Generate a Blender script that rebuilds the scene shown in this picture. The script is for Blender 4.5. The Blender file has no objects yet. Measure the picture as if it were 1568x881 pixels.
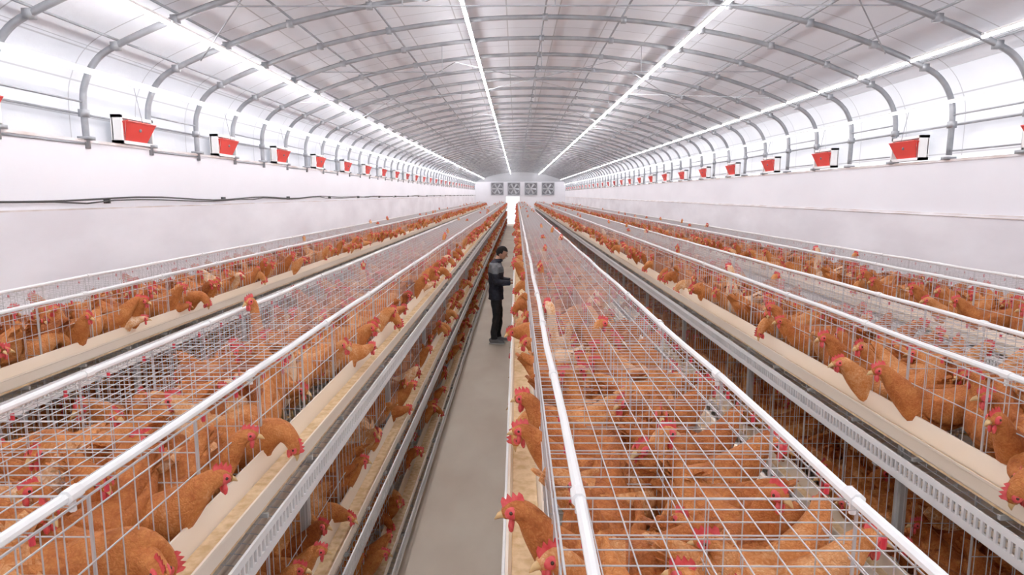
import bpy, math, random
import numpy as np
from mathutils import Vector, Matrix
random.seed(7)
S = bpy.context.scene
H = 2.61            # camera height
XL, XR = -3.78, 4.43   # side wall inner faces
XC = (XL+XR)/2
Y0, Y1 = -2.6, 60.0

# ---------------------------------------------------------------- helpers
def link(o, parent=None):
    S.collection.objects.link(o)
    if parent: o.parent = parent
    return o
def empty(name, loc=(0,0,0)):
    e = bpy.data.objects.new(name, None); e.location = loc; e.empty_display_size=.2
    return link(e)

class MB:
    def __init__(s): s.v=[]; s.f=[]; s.m=[]
    def add(s, vs, fs, mat=0):
        b=len(s.v); s.v.extend([tuple(v) for v in vs])
        for f in fs: s.f.append(tuple(i+b for i in f)); s.m.append(mat)
    def box(s, x0,x1,y0,y1,z0,z1, mat=0):
        vs=[(x,y,z) for x in (x0,x1) for y in (y0,y1) for z in (z0,z1)]
        s.add(vs,[(0,1,3,2),(4,6,7,5),(0,4,5,1),(2,3,7,6),(0,2,6,4),(1,5,7,3)],mat)
    def tube(s, pts, r, n=6, mat=0, cap=True):
        pts=[Vector(p) for p in pts]; rs = r if isinstance(r,(list,tuple)) else [r]*len(pts)
        vs=[]; ref=None
        for i,p in enumerate(pts):
            t=(pts[min(i+1,len(pts)-1)]-pts[max(i-1,0)]).normalized()
            if ref is None:
                a=Vector((0,0,1)) if abs(t.z)<.9 else Vector((1,0,0))
            else: a=ref
            u=(a-a.dot(t)*t).normalized(); w=t.cross(u); ref=u
            for k in range(n):
                an=2*math.pi*(k+.5)/n
                vs.append(p+u*math.cos(an)*rs[i]+w*math.sin(an)*rs[i])
        fs=[]
        for i in range(len(pts)-1):
            for k in range(n):
                k2=(k+1)%n
                fs.append((i*n+k,i*n+k2,(i+1)*n+k2,(i+1)*n+k))
        if cap:
            fs.append(tuple(range(n))[::-1]); fs.append(tuple((len(pts)-1)*n+k for k in range(n)))
        s.add(vs,fs,mat)
    def loft(s, secs, n=12, mat=0, sub=3, ref=(1,0,0)):
        P=cr(secs,sub); ref=Vector(ref); vs=[]
        for i,q in enumerate(P):
            a=Vector(P[max(i-1,0)][:3]); b=Vector(P[min(i+1,len(P)-1)][:3])
            t=(b-a).normalized(); side=(ref-ref.dot(t)*t).normalized(); up=side.cross(t)
            c=Vector(q[:3])
            for k in range(n):
                an=2*math.pi*k/n
                vs.append(c+side*q[3]*math.cos(an)+up*q[4]*math.sin(an))
        fs=[]
        for i in range(len(P)-1):
            for k in range(n):
                k2=(k+1)%n
                fs.append((i*n+k,i*n+k2,(i+1)*n+k2,(i+1)*n+k))
        fs.append(tuple(range(n))[::-1]); fs.append(tuple((len(P)-1)*n+k for k in range(n)))
        s.add(vs,fs,mat)
    def ell(s, c, r, mat=0, nu=10, nv=6, M=None):
        vs=[];fs=[]
        for j in range(nv+1):
            th=math.pi*j/nv
            for k in range(nu):
                ph=2*math.pi*k/nu
                v=Vector((r[0]*math.sin(th)*math.cos(ph), r[1]*math.sin(th)*math.sin(ph), r[2]*math.cos(th)))
                if M: v=M@v
                vs.append(v+Vector(c))
        for j in range(nv):
            for k in range(nu):
                k2=(k+1)%nu
                fs.append((j*nu+k,(j+1)*nu+k,(j+1)*nu+k2,j*nu+k2))
        s.add(vs,fs,mat)
    def mesh(s, name, mats, smooth=False):
        me=bpy.data.meshes.new(name); me.from_pydata(s.v,[],s.f)
        for m in mats: me.materials.append(m)
        me.polygons.foreach_set('material_index', s.m)
        me.polygons.foreach_set('use_smooth',[smooth]*len(s.f))
        me.update(); return me
    def obj(s, name, mats, parent=None, smooth=False):
        return link(bpy.data.objects.new(name, s.mesh(name,mats,smooth)), parent)

def cr(P, sub):
    out=[]; n=len(P)
    for i in range(n-1):
        p0=P[max(i-1,0)];p1=P[i];p2=P[i+1];p3=P[min(i+2,n-1)]
        for k in range(sub):
            t=k/sub
            out.append(tuple(.5*(2*b+(c-a)*t+(2*a-5*b+4*c-d)*t*t+(3*b-a-3*c+d)*t**3) for a,b,c,d in zip(p0,p1,p2,p3)))
    out.append(tuple(P[-1])); return out

# ---------------------------------------------------------------- materials
def mat(name, col, rough=.6, metal=0., emit=None, es=0):
    m=bpy.data.materials.new(name); m.use_nodes=True
    b=m.node_tree.nodes['Principled BSDF']
    b.inputs['Base Color'].default_value=(*col,1); b.inputs['Roughness'].default_value=rough
    b.inputs['Metallic'].default_value=metal
    if emit:
        b.inputs['Emission Color'].default_value=(*emit,1); b.inputs['Emission Strength'].default_value=es
    return m
def noisy(name, c1, c2, scale=5, rough=.7, metal=0, bump=.0, detail=4, stretch=(1,1,1), pos=(.35,.65), coord='Object'):
    m=mat(name,c1,rough,metal); nt=m.node_tree; N=nt.nodes; L=nt.links; b=N['Principled BSDF']
    tc=N.new('ShaderNodeTexCoord'); mp=N.new('ShaderNodeMapping'); mp.inputs['Scale'].default_value=stretch
    no=N.new('ShaderNodeTexNoise'); no.inputs['Scale'].default_value=scale; no.inputs['Detail'].default_value=detail
    r=N.new('ShaderNodeValToRGB'); r.color_ramp.elements[0].position=pos[0]; r.color_ramp.elements[1].position=pos[1]
    r.color_ramp.elements[0].color=(*c1,1); r.color_ramp.elements[1].color=(*c2,1)
    L.new(tc.outputs[coord],mp.inputs[0]); L.new(mp.outputs[0],no.inputs['Vector'])
    L.new(no.outputs[0],r.inputs[0]); L.new(r.outputs[0],b.inputs['Base Color'])
    if bump:
        bp=N.new('ShaderNodeBump'); bp.inputs['Strength'].default_value=bump; bp.inputs['Distance'].default_value=.02
        L.new(no.outputs[0],bp.inputs['Height']); L.new(bp.outputs[0],b.inputs['Normal'])
    return m

M_floor=noisy('concrete_floor',(.74,.61,.48),(.86,.75,.61),1.6,.7,bump=.1,stretch=(1,.5,1))
M_wall=noisy('white_plaster',(.83,.82,.87),(.89,.88,.93),.9,.8,bump=.15,detail=8,stretch=(1,.6,1.5))
M_wall_low=noisy('old_plaster',(.74,.71,.75),(.87,.85,.89),1.3,.85,bump=.25,detail=8,stretch=(1,.5,1.5))
M_ledge=noisy('ledge_cement',(.60,.50,.46),(.82,.79,.80),3,.85)
M_steel=noisy('galvanized_steel',(.24,.25,.27),(.34,.35,.37),6,.5,.3)
M_wire=mat('cage_wire',(.56,.56,.57),.4,.35)
M_frame=noisy('cage_frame_steel',(.38,.38,.37),(.50,.50,.48),8,.5,.4)
M_pipe=mat('white_pvc_pipe',(.90,.90,.89),.35)
M_rail=mat('white_plastic_rail',(.86,.85,.84),.4)
M_trough=noisy('cream_trough',(.84,.71,.56),(.90,.79,.66),3,.4,stretch=(1,.3,1))
M_feed=noisy('feed_mash',(.60,.38,.18),(.80,.58,.34),30,.9,bump=.4,detail=5)
M_belt=noisy('manure_belt',(.58,.50,.40),(.72,.63,.52),4,.8)
M_red=mat('red_plastic',(.72,.035,.025),.45)
M_redd=mat('red_nipple',(.65,.03,.05),.4)
M_black=mat('black_rubber',(.02,.02,.02),.5)
M_fan=mat('fan_metal',(.20,.20,.22),.5,.2)
M_louvre=mat('fan_louvre',(.50,.51,.54),.5,.2)
M_led=mat('led_strip_glow',(1,1,1),.5,0,(1,.975,1),54)
M_led2=mat('led_strip_glow_side',(1,1,1),.5,0,(1,.975,1),15)

def panel_mat(name, c1, c2, seam, bw, bh, transl=0.):
    m=mat(name,c1,.65); nt=m.node_tree; N=nt.nodes; L=nt.links; b=N['Principled BSDF']
    uv=N.new('ShaderNodeUVMap'); br=N.new('ShaderNodeTexBrick')
    br.offset=0; br.inputs['Scale'].default_value=1; br.inputs['Brick Width'].default_value=bw; br.inputs['Row Height'].default_value=bh
    br.inputs['Mortar Size'].default_value=.010; br.inputs['Mortar Smooth'].default_value=.6; br.inputs['Bias'].default_value=0
    br.inputs['Color1'].default_value=(*c1,1); br.inputs['Color2'].default_value=(*c2,1); br.inputs['Mortar'].default_value=(*seam,1)
    L.new(uv.outputs[0],br.inputs['Vector'])
    no=N.new('ShaderNodeTexNoise'); no.inputs['Scale'].default_value=2.5; no.inputs['Detail'].default_value=6
    L.new(uv.outputs[0],no.inputs['Vector'])
    mx=N.new('ShaderNodeMixRGB'); mx.blend_type='MULTIPLY'; mx.inputs[0].default_value=.15
    L.new(br.outputs[0],mx.inputs[1]); L.new(no.outputs[0],mx.inputs[2]); L.new(mx.outputs[0],b.inputs['Base Color'])
    bp=N.new('ShaderNodeBump'); bp.inputs['Strength'].default_value=.35; bp.inputs['Distance'].default_value=.05
    L.new(no.outputs[0],bp.inputs['Height']); L.new(bp.outputs[0],b.inputs['Normal'])
    if transl:
        tr=N.new('ShaderNodeBsdfTranslucent'); ms=N.new('ShaderNodeMixShader'); ms.inputs[0].default_value=transl
        L.new(mx.outputs[0],tr.inputs[0]); L.new(b.outputs[0],ms.inputs[1]); L.new(tr.outputs[0],ms.inputs[2])
        L.new(ms.outputs[0],N['Material Output'].inputs[0])
    return m
M_ceil=panel_mat('ceiling_panels',(.84,.87,.93),(.77,.80,.86),(.46,.47,.50),1.01,.62)
M_clad=panel_mat('wall_curtain',(.72,.73,.77),(.67,.68,.72),(.45,.45,.47),1.01,.30,.24)

def feather():
    m=mat('hen_feathers',(.6,.25,.08),.75); nt=m.node_tree; N=nt.nodes; L=nt.links; b=N['Principled BSDF']
    b.inputs['Specular IOR Level'].default_value=.2
    tc=N.new('ShaderNodeTexCoord'); no=N.new('ShaderNodeTexNoise'); no.inputs['Scale'].default_value=16; no.inputs['Detail'].default_value=5; no.inputs['Roughness'].default_value=.65
    vo=N.new('ShaderNodeTexVoronoi'); vo.inputs['Scale'].default_value=120
    n2=N.new('ShaderNodeTexNoise'); n2.inputs['Scale'].default_value=60; n2.inputs['Detail'].default_value=3
    wp=N.new('ShaderNodeVectorMath'); wp.operation='MULTIPLY_ADD'; wp.inputs[1].default_value=(.03,.03,.03)
    at=N.new('ShaderNodeAttribute'); at.attribute_name='tint'
    L.new(tc.outputs['Object'],n2.inputs['Vector']); L.new(n2.outputs['Color'],wp.inputs[0]); L.new(tc.outputs['Object'],wp.inputs[2])
    L.new(tc.outputs['Object'],no.inputs['Vector']); L.new(wp.outputs[0],vo.inputs['Vector'])
    a=N.new('ShaderNodeMath'); a.operation='MULTIPLY_ADD'; a.inputs[1].default_value=.80
    L.new(no.outputs[0],a.inputs[0]); L.new(at.outputs['Fac'],a.inputs[2])
    a2=N.new('ShaderNodeMath'); a2.operation='MULTIPLY_ADD'; a2.inputs[1].default_value=-.24
    L.new(vo.outputs['Distance'],a2.inputs[0]); L.new(a.outputs[0],a2.inputs[2])
    r=N.new('ShaderNodeValToRGB'); e=r.color_ramp.elements
    e[0].position=.16; e[0].color=(.19,.042,.010,1); e[1].position=1.0; e[1].color=(.82,.56,.36,1)
    x=e.new(.42); x.color=(.38,.100,.022,1); x=e.new(.66); x.color=(.55,.185,.048,1); x=e.new(.86); x.color=(.68,.32,.13,1)
    L.new(a2.outputs[0],r.inputs[0]); L.new(r.outputs[0],b.inputs['Base Color'])
    bp=N.new('ShaderNodeBump'); bp.inputs['Strength'].default_value=.6; bp.inputs['Distance'].default_value=.005
    L.new(vo.outputs['Distance'],bp.inputs['Height']); L.new(bp.outputs[0],b.inputs['Normal'])
    return m
M_feather=feather()
M_comb=noisy('comb_red',(.60,.03,.035),(.76,.09,.09),60,.5)
M_beak=mat('beak_leg_yellow',(.62,.38,.15),.5)
M_eye=mat('hen_eye',(.05,.02,.01),.2)
HM=[M_feather,M_comb,M_beak,M_eye]

# ---------------------------------------------------------------- building shell
half=[(0,2.02),(.9,1.985),(1.8,1.87),(2.6,1.70),(3.25,1.49),(3.78,1.27),(3.97,1.14),(4.07,.97),(4.105,.80),(4.105,.40)]
arch=[(XC-a,h) for a,h in half[::-1]]+[(XC+a,h) for a,h in half[1:]]
archf=cr([(x,h) for x,h in arch],4)
def offset(P,d):
    out=[]
    for i,p in enumerate(P):
        a=P[max(i-1,0)]; b=P[min(i+1,len(P)-1)]
        tx,tz=b[0]-a[0],b[1]-a[1]; l=math.hypot(tx,tz)
        out.append((p[0]-tz/l*d, p[1]+tx/l*d))
    return out
clad=offset(archf,.13)
LZ,RZ=H+.455,H+.335      # ledge heights
mb=MB(); mb.box(XL-.4,XR+.4,Y0,Y1,-.1,0); mb.obj('floor',[M_floor])

def low_wall(name, x, sgn, top, split, mats):
    mb=MB()
    xs=sorted((x, x+sgn*.3)); mb.box(xs[0],xs[1],Y0,Y1,0,top,0)
    xs=sorted((x-sgn*.02, x)); mb.box(xs[0],xs[1],Y0,Y1,0,split,1)
    xs=sorted((x-sgn*.015, x)); mb.box(xs[0],xs[1],Y0,Y1,split,split+.012,2)
    xs=sorted((x-sgn*.012, x+sgn*.3)); mb.box(xs[0],xs[1],Y0,Y1,top,top+.025,2)
    return mb.obj(name,mats)
low_wall('wall_left',XL,-1,LZ,H-.13,[M_wall,M_wall_low,M_ledge])
low_wall('wall_right',XR,1,RZ,H-.20,[M_wall,M_wall_low,M_ledge])

def skin_strip(name, P, m):
    vs=[];fs=[];s=0;arc=[0]
    for i in range(1,len(P)):
        s+=math.hypot(P[i][0]-P[i-1][0],P[i][1]-P[i-1][1]); arc.append(s)
    ys=np.linspace(Y0,Y1,32)
    for y in ys:
        for p in P: vs.append((p[0],y,H+p[1]))
    n=len(P)
    me=bpy.data.meshes.new(name)
    for j in range(len(ys)-1):
        for i in range(n-1): fs.append((j*n+i,j*n+i+1,(j+1)*n+i+1,(j+1)*n+i))
    me.from_pydata(vs,[],fs); ul=me.uv_layers.new(name='UVMap')
    for l in me.loops:
        j,i=divmod(l.vertex_index,n); ul.data[l.index].uv=(ys[j]-4.83+.0,arc[i])
    me.materials.append(m); me.polygons.foreach_set('use_smooth',[True]*len(fs))
    return link(bpy.data.objects.new(name,me))
hc=1.30
iL=[i for i,p in enumerate(clad) if p[1]<hc and p[0]<XC]; iR=[i for i,p in enumerate(clad) if p[1]<hc and p[0]>XC]
skin_strip('wall_curtain_left', clad[:max(iL)+1], M_clad)
skin_strip('ceiling', clad[max(iL):min(iR)+1], M_ceil)
skin_strip('wall_curtain_right', clad[min(iR):], M_clad)

# arches + purlins
AY=[4.83+1.01*k for k in range(-7,55)]
mb=MB()
for y in AY:
    mb.tube([(x,y,H+h) for x,h in archf],.028,6)
    for x,zb in ((archf[0][0],LZ),(archf[-1][0],RZ)):
        mb.box(x-.05,x+.05,y-.05,y+.05,zb+.02,zb+.05)
purl=offset(archf,.075)
pidx=[3,16,20,24,28,32,36,40,44,48,52,56,69]
pidx=[i for i in pidx if i<len(purl)]
for i in pidx:
    x,h=purl[i]; mb.tube([(x,Y0,H+h),(x,Y1,H+h)],.012,4)
    bx,bh=offset(archf,.0)[i]
    for y in AY: mb.box(bx-.03,bx+.03,y-.035,y+.035,H+bh-.035,H+bh+.03)
for k,y in enumerate(AY[:-1]):
    for x,off in ((archf[0][0],0),(archf[-1][0],1)):
        if (k+off)%2==1:
            for h in (.44,.80): mb.tube([(x,y,H+h),(x,y+1.01,H+h)],.011,4)
mb.obj('roof_arch_frame',[M_steel],smooth=True)
mb=MB()
def roofh(x):
    xs=[p[0] for p in archf]; hs=[p[1] for p in archf]
    return float(np.interp(x,xs[10:-10],hs[10:-10]))
for y in [3.82+6.06*k for k in range(9)]:
    for a,b in ((-3.2,-.9),(-.9,1.4),(1.4,3.7)):
        for p,q in ((a,b),(b,a)):
            mb.tube([(p,y,H+roofh(p)-.04),(q,y+3.03,H+roofh(q)-.04)],.006,4)
for y in [5.84+3.03*k for k in range(17)]:
    mb.tube([(XC-2.9,y,H+roofh(XC-2.9)-.02),(XC+2.9,y,H+roofh(XC+2.9)-.02)],.008,4)
    for x in (XC-1.3,XC,XC+1.3):
        mb.tube([(x,y,H+roofh(x)),(x,y,H+roofh(XC-2.9)-.02)],.006,4)
mb.obj('roof_bracing_rods',[M_steel])

# LED strips with opaque housings above the glowing tube
LED=[(-3.60,1.03),(-2.94,1.44),(-.55,1.915),(2.01,1.82),(3.96,1.335),(4.32,.92)]
ml=MB(); ks=np.arange(Y0+.3,Y1-.2,2.02)
for n_,(x,h) in enumerate(LED):
    r=(.013,.015,.016,.016,.013,.007)[n_]
    for y in ks:
        y2=min(y+2.0,Y1-.2)
        z=H+h-.01
        ml.tube([(x,y,z),(x,y2,z)],r,5,0 if n_ in (1,2,3) else 2)
        ml.box(x-.020,x+.020,y,y2,z+r*.75,z+r+.018,1)
ml.obj('led_strip_lights',[M_led,M_rail,M_led2])

# air inlets
def inlet(x,y,z,sgn):
    mb=MB(); w=.28; h=.27
    def bx(a0,a1,y0,y1,z0,z1,m): 
        xs=sorted((x+sgn*a0,x+sgn*a1)); mb.box(xs[0],xs[1],y0,y1,z0,z1,m)
    bx(-.06,.04,y-w,y+w,z,z+.03,0); bx(-.06,.04,y-w,y+w,z+h-.03,z+h,0)
    bx(-.06,.04,y-w,y-w+.03,z,z+h,0); bx(-.06,.04,y+w-.03,y+w,z,z+h,0)
    bx(-.05,-.04,y-w,y+w,z,z+h,0)
    t=.008; a=[(.01,z+.03),(.075,z+.215)]
    vs=[]
    for dx in (0,t):
        for (o,zz),ww in ((a[0],w-.10),(a[1],w-.02)):
            for s in (-1,1): vs.append((x+sgn*(o+dx),y+s*ww,zz))
    mb.add(vs,[(0,1,3,2),(4,6,7,5),(0,4,5,1),(2,3,7,6),(0,2,6,4),(1,5,7,3)],1)
    for s in (-1,1):
        mb.add([(x+sgn*.0,y+s*(w-.10),z+.03),(x+sgn*.075,y+s*(w-.02),z+.215),(x+sgn*.0,y+s*(w-.02),z+.205)],[(0,1,2)],1)
    mb.tube([(x+sgn*.085,y-w+.03,z+.213),(x+sgn*.085,y+w-.03,z+.213)],.007,5,1)
    mb.ell((x+sgn*.062,y,z+.14),(.012,.018,.018),2,6,4)
    mb.tube([(x+sgn*.09,y,z+.215),(x+sgn*.03,y,z+h+.28)],.003,4,2)
    return mb
for base,x,sgn,z in ((6.60,XL-.01,1,LZ+.030),(7.58,XR+.01,-1,RZ+.040)):
    k=-1
    while base+2.02*k<Y1-1:
        y=base+2.02*k; k+=1
        if y<0.5: continue
        inlet(x,y,z,sgn).obj('air_inlet_window',[M_rail,M_red,M_fan,M_steel])

# cables on left wall
mb=MB()
for j,(z0,r) in enumerate(((H-.045,.009),(H-.06,.007))):
    pts=[]
    for i in range(150):
        y=.5+i*.4
        z=z0+.014*math.sin(i*.55+j)*math.sin(i*.13)+(.012*math.sin(i*.9) if i<40 else 0)-(.02 if j and i%9==4 else 0)
        pts.append((XL+.045,y,z))
    mb.tube(pts,r,5)
for i in range(24): mb.box(XL,XL+.05,1.2+i*2.4,1.23+i*2.4,H-.08,H-.03)
mb.obj('wall_cable',[M_black],smooth=True)
mb=MB(); mb.tube([(XR-.03,.5,H-.215),(XR-.03,Y1-1,H-.205)],.008,5); mb.obj('wall_pipe',[M_ledge])

# end wall with door opening + fans
dx0,dx1,dz=-.95,.25,2.45
mb=MB()
zt=H+1.15
mb.box(XL-.3,dx0,Y1,Y1+.25,0,zt); mb.box(dx1,XR+.3,Y1,Y1+.25,0,zt); mb.box(dx0,dx1,Y1,Y1+.25,dz,zt)
g=[(p[0],H+p[1]) for p in clad if H+p[1]>=zt]
vs=[(x,Y1,z) for x,z in g]+[(XL-.3,Y1,zt),(XR+.3,Y1,zt)]
n=len(g); mb.add(vs,[tuple(range(n))+(n+1,n)],1)
mb.obj('wall_back',[M_wall,M_ceil])
mb=MB(); 
for a,b in ((dx0-.06,dx0),(dx1,dx1+.06)): mb.box(a,b,Y1-.05,Y1-.002,0.002,dz+.06)
mb.box(dx0,dx1,Y1-.05,Y1-.002,dz,dz+.06); mb.obj('door_1',[M_rail])
for X in (-1.75,-.25,1.3,2.85):
    mb=MB(); c=(X,Y1-.05,H+.52); a=.56
    mb.box(X-a,X+a,Y1-.02,Y1,c[2]-a,c[2]+a,0)
    for s in (-1,1):
        mb.box(X-a,X+a,Y1-.12,Y1-.02,c[2]+s*a-.03,c[2]+s*a+.03,1); mb.box(X+s*a-.03,X+s*a+.03,Y1-.12,Y1-.02,c[2]-a,c[2]+a,1)
    ring=[(X+.5*math.cos(t),Y1-.08,c[2]+.5*math.sin(t)) for t in np.linspace(0,2*math.pi,25)]
    mb.tube(ring,.02,5,1)
    for k in range(6):
        t=k*math.pi/3; u=Vector((math.cos(t),0,math.sin(t))); w=Vector((-math.sin(t),.5,math.cos(t)))*.09
        cc=Vector(c); mb.add([cc+u*.08-w*.5,cc+u*.08+w*.5,cc+u*.46+w,cc+u*.46-w],[(0,1,2,3)],1)
    mb.ell(c,(.08,.05,.08),1)
    mb.obj('exhaust_fan',[M_fan,M_louvre])

mb=MB()
mb.box(XL-.3,-2.2,Y0-.2,Y0,0,H+1.3); mb.box(2.8,XR+.3,Y0-.2,Y0,0,H+1.3); mb.box(XL-.3,XR+.3,Y0-.2,Y0,H+1.3,H+2.3)
mb.obj('wall_front',[M_wall])

# ---------------------------------------------------------------- cages
W=.62; ML=1.8; NM=32; YS=-1.0; PL=.045; PR=.02
ZT0=1.99; ZF0=1.55; TS=.66
ROWS=[-3.26,-1.505,.080,1.61,3.12]       # left-face X of each row
wire=.0015
def wbox(mb,p,q,r,m=0): mb.tube([p,q],r,4,m,False)
mb=MB()
for k in range(3):
    zf=ZF0-TS*k; zt=ZT0 if k==0 else zf+.56
    step=.05 if k==0 else .15
    for i in range(int(round(ML/step))):
        y=(i+.5)*step; wbox(mb,(0,y,zt),(W,y,zt),wire)
    nl=11 if k==0 else 4
    for i in range(nl):
        x=W*i/(nl-1); wbox(mb,(x,0,zt+.003),(x,ML,zt+.003),wire if 0<i<nl-1 else .0028)
    for sx,d in ((0,-1),(W,1)):
        for i in range(30):
            y=(i+.5)*.06; wbox(mb,(sx,y,zf),(sx,y,zt),wire)
        for c in range(4):
            wbox(mb,(sx,.45*c+.02,zf-.03),(sx,.45*c+.02,zt+.004),.004)
        for z in (zf,zf+.17,zf+.30,zt-.03):
            wbox(mb,(sx+d*.003,0,z),(sx+d*.003,ML,z),.002)
        for i in range(30):
            y=(i+.25)*.06; wbox(mb,(W/2,y,zf+.02),(sx+d*.112,y,zf-.025),wire)
        for o in (.03,.06,.09): wbox(mb,(sx+d*o,0,zf-.008-o*.2),(sx+d*o,ML,zf-.008-o*.2),wire)
        for o in (.06,.14,.22,.30): wbox(mb,(sx-d*o,0,zf+.005),(sx-d*o,ML,zf+.005),wire)
        a,b=sorted((sx+d*.112,sx+d*.120)); ra,rb=zf-.045,zf+.050
        mb.box(a,b,0,ML,rb-.024,rb,1); mb.box(a,b,0,ML,ra,ra+.030,1)
        for i in range(60): mb.box(a,b,i*.03,i*.03+.011,ra+.03,rb-.024,1)
        for y in (.22,.67,1.12,1.57):
            a3,b3=sorted((sx,sx+d*.105)); mb.box(a3,b3,y,y+.012,zf+.055,zf+.07,2)
        a4,b4=sorted((sx,sx-d*.03))
        if k==0: mb.box(a4,b4,.0,.045,0,zf+.03,2)
        mb.box(*sorted((sx-d*.02,sx+d*.112)),.0,.03,zf-.06,zf-.04,2)
    for c in range(4):
        y=.45*c+.02
        for i in range(6):
            z=zf+(zt-zf)*i/5; wbox(mb,(0,y,z),(W,y,z),.0018)
        for i in range(9):
            x=W*i/8; wbox(mb,(x,y,zf),(x,y,zt),wire)
    for i in range(18): wbox(mb,(W/2,i*.1+.05,zf),(W/2,i*.1+.05,zt),wire)
    for z in (zf+.1,zf+.2,zf+.3): wbox(mb,(W/2,0,z),(W/2,ML,z),wire)
for x in (PL,W-PR):
    for y in (.45,1.35):
        mb.tube([(x,y-.020,ZT0+.016),(x,y+.020,ZT0+.016)],.0155,8,1)
        mb.tube([(x,y,ZT0+.016),(x,y,ZT0-.02)],.007,6,1)
    for i in range(8):
        y=.11+i*.225
        mb.tube([(x,y,ZT0-.008),(x,y,ZT0-.03)],.0055,6,3)
cage_me=mb.mesh('wire_cage_module',[M_wire,M_rail,M_frame,M_redd])

def row_long():
    mb=MB(); L=NM*ML
    for x in (PL,W-PR): 
        pts=[(x+.004*math.sin(i*1.3+x*9),i*.45,ZT0+.016+.002*math.sin(i*2.1)) for i in range(int(L/.45)+1)]
        mb.tube(pts,.0115,8,0)
    for k in range(3):
        zf=ZF0-TS*k
        for sx,d in ((0,-1),(W,1)):
            prof=[(.006,.18),(.010,.10),(.028,.075),(.075,.075),(.092,.10),(.100,.152),(.108,.154),(.108,.145),(.104,.142),(.098,.092),(.078,.067),(.025,.067),(.004,.094),(.0,.18)]
            n=len(prof); vs=[(sx+d*a,y,zf+b) for y in (0,L) for a,b in prof]
            mb.add(vs,[(i,(i+1)%n,n+(i+1)%n,n+i) for i in range(n)],1)
            a,b=sorted((sx+d*.013,sx+d*.092)); mb.box(a,b,0,L,zf+.077,zf+.102,2)
            a,b=sorted((sx+d*.0,sx+d*.02)); mb.box(a,b,0,L,zf-.085,zf-.055,1)
        mb.box(.02,W-.02,0,L,zf-.08,zf-.072,3)
    return mb.mesh('cage_row_rails',[M_pipe,M_trough,M_feed,M_belt])
rails_me=row_long()

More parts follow.
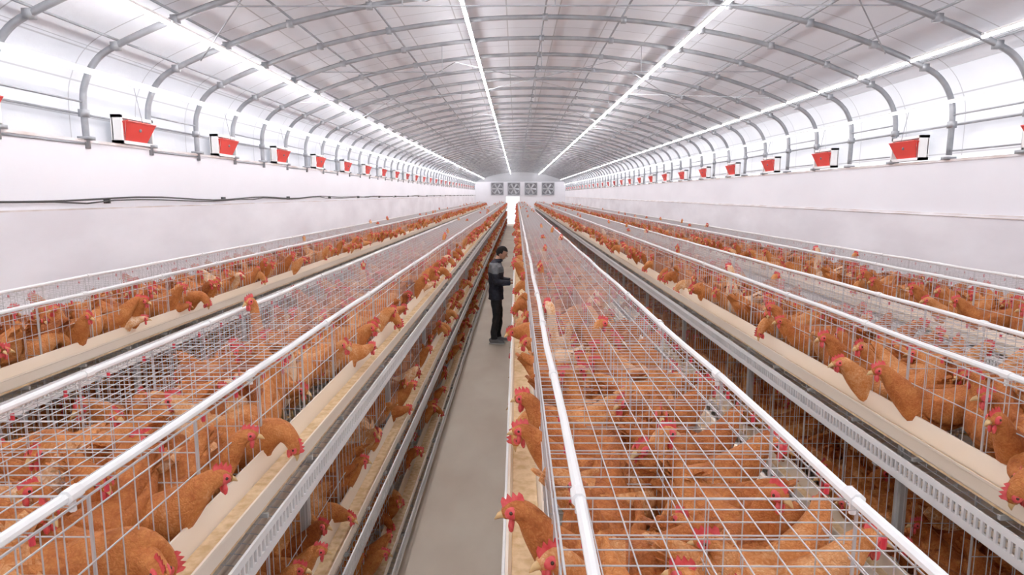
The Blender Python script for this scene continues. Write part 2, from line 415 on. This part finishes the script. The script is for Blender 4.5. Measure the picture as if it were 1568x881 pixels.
# ---------------------------------------------------------------- hens
def hen(pose):
    mb=MB()
    body=[(0,-.185,.275,.004,.018),(0,-.15,.252,.020,.030),(0,-.115,.220,.042,.044),(0,-.07,.182,.064,.060),(0,-.01,.155,.075,.072),(0,.05,.155,.070,.072),(0,.088,.18,.054,.060)]
    neck={'up':[(0,.108,.222,.040,.046),(0,.116,.262,.028,.032),(0,.124,.295,.020,.023),(0,.143,.312,.019,.021),(0,.168,.306,.010,.011)],
      'out':[(0,.125,.213,.042,.047),(0,.156,.248,.030,.035),(0,.180,.280,.022,.025),(0,.203,.290,.019,.021),(0,.228,.282,.010,.011)],
      'outr':[(.01,.122,.211,.042,.047),(.022,.150,.240,.030,.035),(.038,.172,.264,.022,.025),(.058,.188,.270,.019,.021),(.080,.200,.262,.010,.011)],
      'feed':[(0,.128,.200,.043,.047),(0,.166,.207,.032,.036),(0,.196,.188,.024,.027),(0,.212,.160,.020,.022),(0,.218,.134,.010,.011)],
      'side':[(.006,.108,.222,.040,.046),(.012,.116,.260,.028,.032),(.024,.126,.29,.020,.023),(.040,.136,.302,.019,.020),(.064,.144,.296,.010,.011)],
      'back':[(.012,.106,.222,.040,.046),(.022,.108,.262,.028,.031),(.032,.098,.292,.020,.023),(.040,.082,.300,.019,.020),(.052,.058,.294,.010,.011)],
      'tall':[(0,.098,.235,.038,.042),(0,.100,.300,.026,.029),(0,.103,.360,.019,.022),(0,.108,.405,.018,.020),(0,.126,.425,.018,.019),(0,.150,.420,.010,.011)],
      'low':[(0,.115,.19,.044,.048),(.01,.148,.190,.032,.036),(.03,.175,.196,.023,.025),(.046,.194,.198,.019,.020),(.062,.214,.190,.010,.011)]}[pose]
    mb.loft(body+neck,14,0,3)
    h=Vector(neck[-2][:3]); t=(Vector(neck[-1][:3])-h).normalized()
    side=Vector((0,0,1)).cross(t)*-1 if abs(t.z)<.8 else Vector((1,0,0))
    side=(side-side.dot(t)*t).normalized(); up=side.cross(t)
    tip=Vector(neck[-1][:3])
    mb.tube([tip-t*.003,tip+t*.010-up*.001,tip+t*.021-up*.006],[.0095,.006,.001],6,2)
    base=[]; top=[]
    for i in range(9):
        s=-.022+.046*i/8; hh=.016+(.013 if i%2 else 0.)*(1-abs(i-4)/7)+.004
        base.append(h+t*s+up*.012); top.append(h+t*s+up*(hh+.005))
    for sg in (-1,1):
        vs=[b+side*.0035*sg for b in base]+[q+side*.001*sg for q in top]
        mb.add(vs,[(i,i+1,9+i+1,9+i) if sg>0 else (i+1,i,9+i,9+i+1) for i in range(8)],1)
    for sg in (-1,1):
        mb.ell(h+t*.017-up*.024+side*.006*sg,(.006,.007,.015),1,6,4)
        R=Matrix((side,t,up)).transposed()
        mb.ell(h+t*.006+up*.001+side*.013*sg,(.0065,.016,.013),1,8,5,R)
        mb.ell(h+t*.007+up*.004+side*.019*sg,(.003,.004,.004),3,6,4,R)
    for sg in (-1,1):
        mb.loft([(.044*sg,.085,.185,.006,.016),(.066*sg,.055,.178,.012,.038),(.074*sg,.0,.172,.014,.052),(.068*sg,-.06,.184,.012,.044),(.046*sg,-.115,.210,.008,.026),(.022*sg,-.160,.236,.003,.008)],8,0,2)
    for a in (-2,-1,0,1,2):
        d=Vector((.012*a,-.065,.050-.008*abs(a))); p=Vector((.006*a,-.125,.232))
        sd=Vector((.9,0,.2*a)).normalized()*.014
        q=p+d; mb.add([p-sd,p+sd,q+sd*.9,q+d*.15,q-sd*.9],[(0,1,2,3,4)],0)
    for sg in (-1,1):
        mb.tube([(.030*sg,.01,.13),(.032*sg,.012,.085),(.032*sg,-.004,.062)],[.034,.022,.008],7,0)
        mb.tube([(.032*sg,-.004,.068),(.032*sg,.008,.008)],.0055,5,2)
        for a in (-.5,0,.5): mb.tube([(.032*sg,.008,.008),(.032*sg+.035*math.sin(a),.008+.035*math.cos(a),.004)],[.005,.003],4,2)
        mb.tube([(.032*sg,.008,.008),(.032*sg,-.012,.004)],[.004,.003],4,2)
    return (np.array(mb.v),mb.f,mb.m)
POSES={p:hen(p) for p in ('up','out','outr','feed','side','back','tall','low')}

def hen_module(seed):
    rnd=random.Random(seed); V=[];F=[];Mt=[];T=[];b=0
    def put(pose,x,y,z,ang,sc,tint):
        nonlocal b
        v,f,m=POSES[pose]; c,s=math.cos(ang),math.sin(ang)
        v=v*np.array([rnd.choice((-1,1))*rnd.uniform(.92,1.1),rnd.uniform(.94,1.05),rnd.uniform(.94,1.06)])*sc
        pit=rnd.uniform(-.12,.10); v=np.stack([v[:,0],v[:,1]-v[:,2]*pit*.3,v[:,2]+v[:,1]*pit],1)
        w=np.stack([v[:,0]*c-v[:,1]*s+x, v[:,0]*s+v[:,1]*c+y, v[:,2]+z],1)
        V.append(w); F.extend([tuple(i+b for i in q) for q in f]); Mt.extend(m); T.extend([tint]*len(v)); b+=len(v)
    for k in range(3):
        zf=ZF0-TS*k+.012
        for sx,d in ((0,-1),(W,1)):
            fa=math.pi/2 if d<0 else -math.pi/2
            for c in range(4):
                yc=.45*c
                slots=[.09,.20,.31,.41] if k==0 else [.08,.20,.31,.41]
                for j,sl in enumerate(slots):
                    if rnd.random()<.04: continue
                    y=yc+sl+rnd.uniform(-.025,.025); r=rnd.random(); sc=rnd.uniform(1.06,1.20)
                    tint=rnd.gauss(.28,.13)+(.22 if rnd.random()<.10 else 0)
                    if r<(.48 if k==0 else .52):
                        pose=rnd.choice(['out','outr','outr','feed','low','out'])
                        x=sx-d*rnd.uniform(.11,.19); ang=fa+rnd.uniform(-.45,.45)
                    elif r<.85:
                        pose=rnd.choice(['up','side','low','back','side','feed'])
                        x=sx-d*rnd.uniform(.14,.235); ang=fa+rnd.choice((-1,1))*rnd.uniform(.9,2.0)
                    else:
                        pose=rnd.choice(['up','side','back']); x=sx-d*rnd.uniform(.15,.22); ang=fa+math.pi+rnd.uniform(-.6,.6)
                    z=zf-(rnd.uniform(0,.03) if rnd.random()<.4 else 0)
                    if k==0 and rnd.random()<.02: pose='tall'; x=sx-d*.18; z=zf
                    put(pose,x,y,z,ang,sc,tint)
                if k==0 and rnd.random()<.75:   # one more bird at the back of each cage
                    put(rnd.choice(['low','side','back']),sx-d*.255,yc+rnd.uniform(.16,.32),zf-.02,rnd.choice((0,math.pi))+rnd.uniform(-.3,.3),1.06,rnd.gauss(.28,.12))
    me=bpy.data.meshes.new('brown_hens'); me.from_pydata(np.concatenate(V).tolist(),[],F)
    for m in HM: me.materials.append(m)
    me.polygons.foreach_set('material_index',Mt); me.polygons.foreach_set('use_smooth',[True]*len(F))
    at=me.attributes.new('tint','FLOAT','POINT'); at.data.foreach_set('value',T)
    me.update(); return me
HV=[hen_module(s) for s in (11,23,37,51,64)]

for ri,x0 in enumerate(ROWS):
    e=empty('chicken_cage_row',(x0,YS,0)); fl=empty('brown_hen_flock',(x0,YS,0))
    link(bpy.data.objects.new('feed_troughs_and_pipes',rails_me),e)
    for i in range(NM):
        o=link(bpy.data.objects.new('wire_cages',cage_me),e); o.location=(0,i*ML,0)
        h=link(bpy.data.objects.new('hens_in_cages',HV[(i*3+ri*2+(i//5))%5]),fl)
        if (i+ri)%2: h.location=(W,(i+1)*ML,0); h.rotation_euler=(0,0,math.pi)
        else: h.location=(0,i*ML,0)

# ---------------------------------------------------------------- man
man=empty('farm_worker',(-.36,11.35,0))
M_jack=noisy('jacket_navy',(.010,.013,.026),(.020,.025,.043),30,.7,bump=.3)
M_grey=noisy('jacket_grey',(.16,.17,.19),(.22,.23,.25),30,.8)
M_pants=noisy('trousers_black',(.008,.008,.010),(.016,.016,.019),20,.75,bump=.3)
M_skin=mat('skin',(.50,.25,.16),.55); M_hair=noisy('black_hair',(.006,.005,.005),(.014,.012,.011),60,.9)
M_hair.node_tree.nodes['Principled BSDF'].inputs['Specular IOR Level'].default_value=.15
M_shoe=mat('shoe_grey',(.15,.15,.155),.6); M_sole=mat('shoe_sole',(.7,.68,.65),.6); M_lip=mat('lips',(.40,.13,.10),.5)
mb=MB()
mb.loft([(0,0,.79,.165,.115),(0,0,.84,.178,.125),(0,0,.93,.172,.122),(0,0,1.04,.165,.118),(.0,0,1.18,.18,.128),(0,0,1.31,.195,.128),(.0,0,1.39,.18,.11),(.02,0,1.445,.12,.085),(.04,0,1.49,.062,.062),(.065,0,1.56,.052,.054)],20,0,4,ref=(0,1,0))
for s in (-1,1):
    fx=.03*s
    mb.tube([(0,s*.085,.90),(.005,s*.09,.78),(.02+fx*.4,s*.095,.62),(.03+fx*.6,s*.1,.47),(.01+fx,s*.1,.30),(-.01+fx,s*.1,.16),(0+fx,s*.1,.09)],[.10,.098,.082,.070,.066,.060,.062],14,0)
armR=[(0,-.16,1.385),(-.01,-.205,1.34),(.0,-.235,1.22),(.03,-.245,1.13),(.11,-.235,1.105),(.19,-.215,1.10),(.245,-.205,1.10)]
armL=[(0,.16,1.385),(-.01,.205,1.34),(.02,.235,1.22),(.06,.24,1.13),(.13,.22,1.105),(.20,.20,1.10),(.245,.19,1.10)]
for arm in (armR,armL): mb.tube(arm,[.06,.064,.058,.053,.048,.041,.038],12,0)
body=mb.obj('body',[M_jack,M_grey,M_pants,M_skin],man)
rm=body.modifiers.new('r','REMESH'); rm.mode='VOXEL'; rm.voxel_size=.011
sm=body.modifiers.new('s','SMOOTH'); sm.iterations=4; sm.factor=.5
bpy.context.view_layer.update()
dg=bpy.context.evaluated_depsgraph_get(); me=bpy.data.meshes.new_from_object(body.evaluated_get(dg)); body.modifiers.clear(); body.data=me
if len(me.materials)==0:
    for m in (M_jack,M_grey,M_pants,M_skin): me.materials.append(m)
for v in me.vertices:
    c=v.co
    if c.z<.80: 
        k=.004*math.sin(c.z*26+c.x*40+c.y*12)+.002*math.sin(c.z*50+c.y*60+c.x*30)
        v.co=c+v.normal*k
    elif c.z<1.42: 
        k=.010+.005*math.sin(c.z*38+c.x*22+c.y*9); v.co=c+v.normal*k
for p in me.polygons:
    c=p.center; p.use_smooth=True
    if c.z<.80: p.material_index=2
    elif c.z>1.485: p.material_index=3
    elif c.z>1.27 and abs(c.y)<.30 and c.z<1.44: p.material_index=1
    else: p.material_index=0
mb=MB()
ring=lambda z,a,b,cx=0:[(cx+a*math.cos(t),b*math.sin(t),z) for t in np.linspace(0,2*math.pi,29)]
mb.tube(ring(.805,.125,.178),.014,6,0); mb.tube(ring(1.47,.075,.085,.03),.019,6,0); mb.tube(ring(1.495,.066,.072,.038),.014,6,0)
for arm in (armR,armL): mb.tube([arm[-2],tuple(np.array(arm[-1])+(.004,0,0))],.041,10,0)
mb.obj('jacket_trim',[M_jack],man,True)
mb=MB()
for s in (-1,1):
    fx=.03*s
    mb.loft([(fx-.085,s*.1,.055,.025,.03),(fx-.06,s*.1,.062,.038,.052),(fx,s*.1,.062,.042,.056),(fx+.06,s*.104,.048,.044,.040),(fx+.13,s*.108,.038,.044,.030),(fx+.18,s*.108,.032,.024,.018)],14,0,3,ref=(0,1,0))
    mb.loft([(fx-.095,s*.1,.014,.025,.013),(fx-.06,s*.1,.014,.045,.014),(fx+.06,s*.105,.014,.050,.014),(fx+.14,s*.108,.014,.049,.014),(fx+.19,s*.108,.016,.022,.012)],10,1,3,ref=(0,1,0))
mb.obj('shoes',[M_shoe,M_sole],man,True)
def hand(w,sy,mb):
    w=Vector(w); 
    mb.loft([(w.x-.02,w.y,w.z,.024,.022),(w.x+.02,w.y,w.z,.028,.018),(w.x+.055,w.y,w.z+.004,.040,.015),(w.x+.085,w.y,w.z+.004,.041,.012)],10,0,3,ref=(0,1,0))
    for i,l in enumerate((.068,.076,.070,.054)):
        y=w.y+sy*(.030-.020*i)
        x=w.x+.078
        mb.tube([(x,y,w.z+.006),(x+l*.35,y+sy*.002,w.z+.004),(x+l*.62,y+sy*.002,w.z-.012),(x+l*.70,y,w.z-.034)],[.0095,.009,.0085,.0065],8,0)
    mb.tube([(w.x+.03,w.y+sy*.024,w.z-.002),(w.x+.058,w.y+sy*.050,w.z-.008),(w.x+.085,w.y+sy*.056,w.z-.018),(w.x+.105,w.y+sy*.048,w.z-.026)],[.012,.011,.009,.007],8,0)
mb=MB(); hand(armR[-1],1,mb); hand(armL[-1],-1,mb); mb.obj('hands',[M_skin],man,True)
mb=MB()
nu,nv=24,18; vs=[];fs=[]
for j in range(nv+1):
    th=math.pi*j/nv
    for k in range(nu):
        ph=2*math.pi*k/nu
        x=math.sin(th)*math.cos(ph); y=math.sin(th)*math.sin(ph); z=math.cos(th)
        w=.078*(1-.22*max(0,-z)**1.2); d=.098
        if x>0: d=.092*(1-.08*max(0,-z))
        else: d=.102*(1-.30*max(0,-z))
        vs.append((x*d+(.012 if z<-.3 else 0)*(-z),y*w,z*.118))
for j in range(nv):
    for k in range(nu):
        k2=(k+1)%nu; fs.append((j*nu+k,(j+1)*nu+k,(j+1)*nu+k2,j*nu+k2))
mb.add(vs,fs,0)
hv=[(x*1.09-.003,y*1.10,z*1.09+.004) for x,y,z in vs]
hf=[]
for f in fs:
    c=sum((Vector(hv[i]) for i in f),Vector())/4
    if c.z>.062-.0*c.x or (c.x<.022 and c.z>.012) or (c.x<-.015 and c.z>-.065): hf.append(f)
mb.add(hv,hf,1)
mb.loft([(.086,0,.025,.006,.006),(.100,0,.0,.010,.010),(.108,0,-.014,.014,.010),(.096,0,-.026,.012,.006)],8,0,2,ref=(0,1,0))
for s in (-1,1):
    mb.ell((.083,s*.030,.010),(.008,.013,.006),2,8,5); mb.ell((.086,s*.030,.030),(.006,.018,.004),1,8,4)
    mb.ell((-.004,s*.078,-.008),(.017,.008,.030),0,8,6)
mb.ell((.088,0,-.052),(.010,.024,.006),3,8,5)
hd=mb.obj('head',[M_skin,M_hair,M_eye,M_lip],man,True)
hd.location=(.105,0,1.595); hd.rotation_euler=(0,math.radians(24),math.radians(-12))

# ---------------------------------------------------------------- light
w=bpy.data.worlds.new('World'); S.world=w; w.use_nodes=True
bg=w.node_tree.nodes['Background']; bg.inputs[0].default_value=(.86,.91,1,1); bg.inputs[1].default_value=1.7
sd=bpy.data.lights.new('sun','SUN'); sd.energy=5; sd.angle=.02; sd.color=(1,.97,.95)
so=link(bpy.data.objects.new('sun',sd)); so.rotation_euler=Vector((1.0,.15,.55)).to_track_quat('Z','Y').to_euler()

# ---------------------------------------------------------------- camera
cd=bpy.data.cameras.new('camera'); cd.lens=22.96; cd.sensor_width=36; cd.clip_start=.02; cd.clip_end=300
co=link(bpy.data.objects.new('camera',cd)); co.location=(0,0,H)
co.rotation_euler=(math.radians(90-8.1),0,math.radians(.40))
S.camera=co
S.view_settings.view_transform='Standard'; S.view_settings.look='None'; S.view_settings.exposure=0; S.view_settings.gamma=1.16
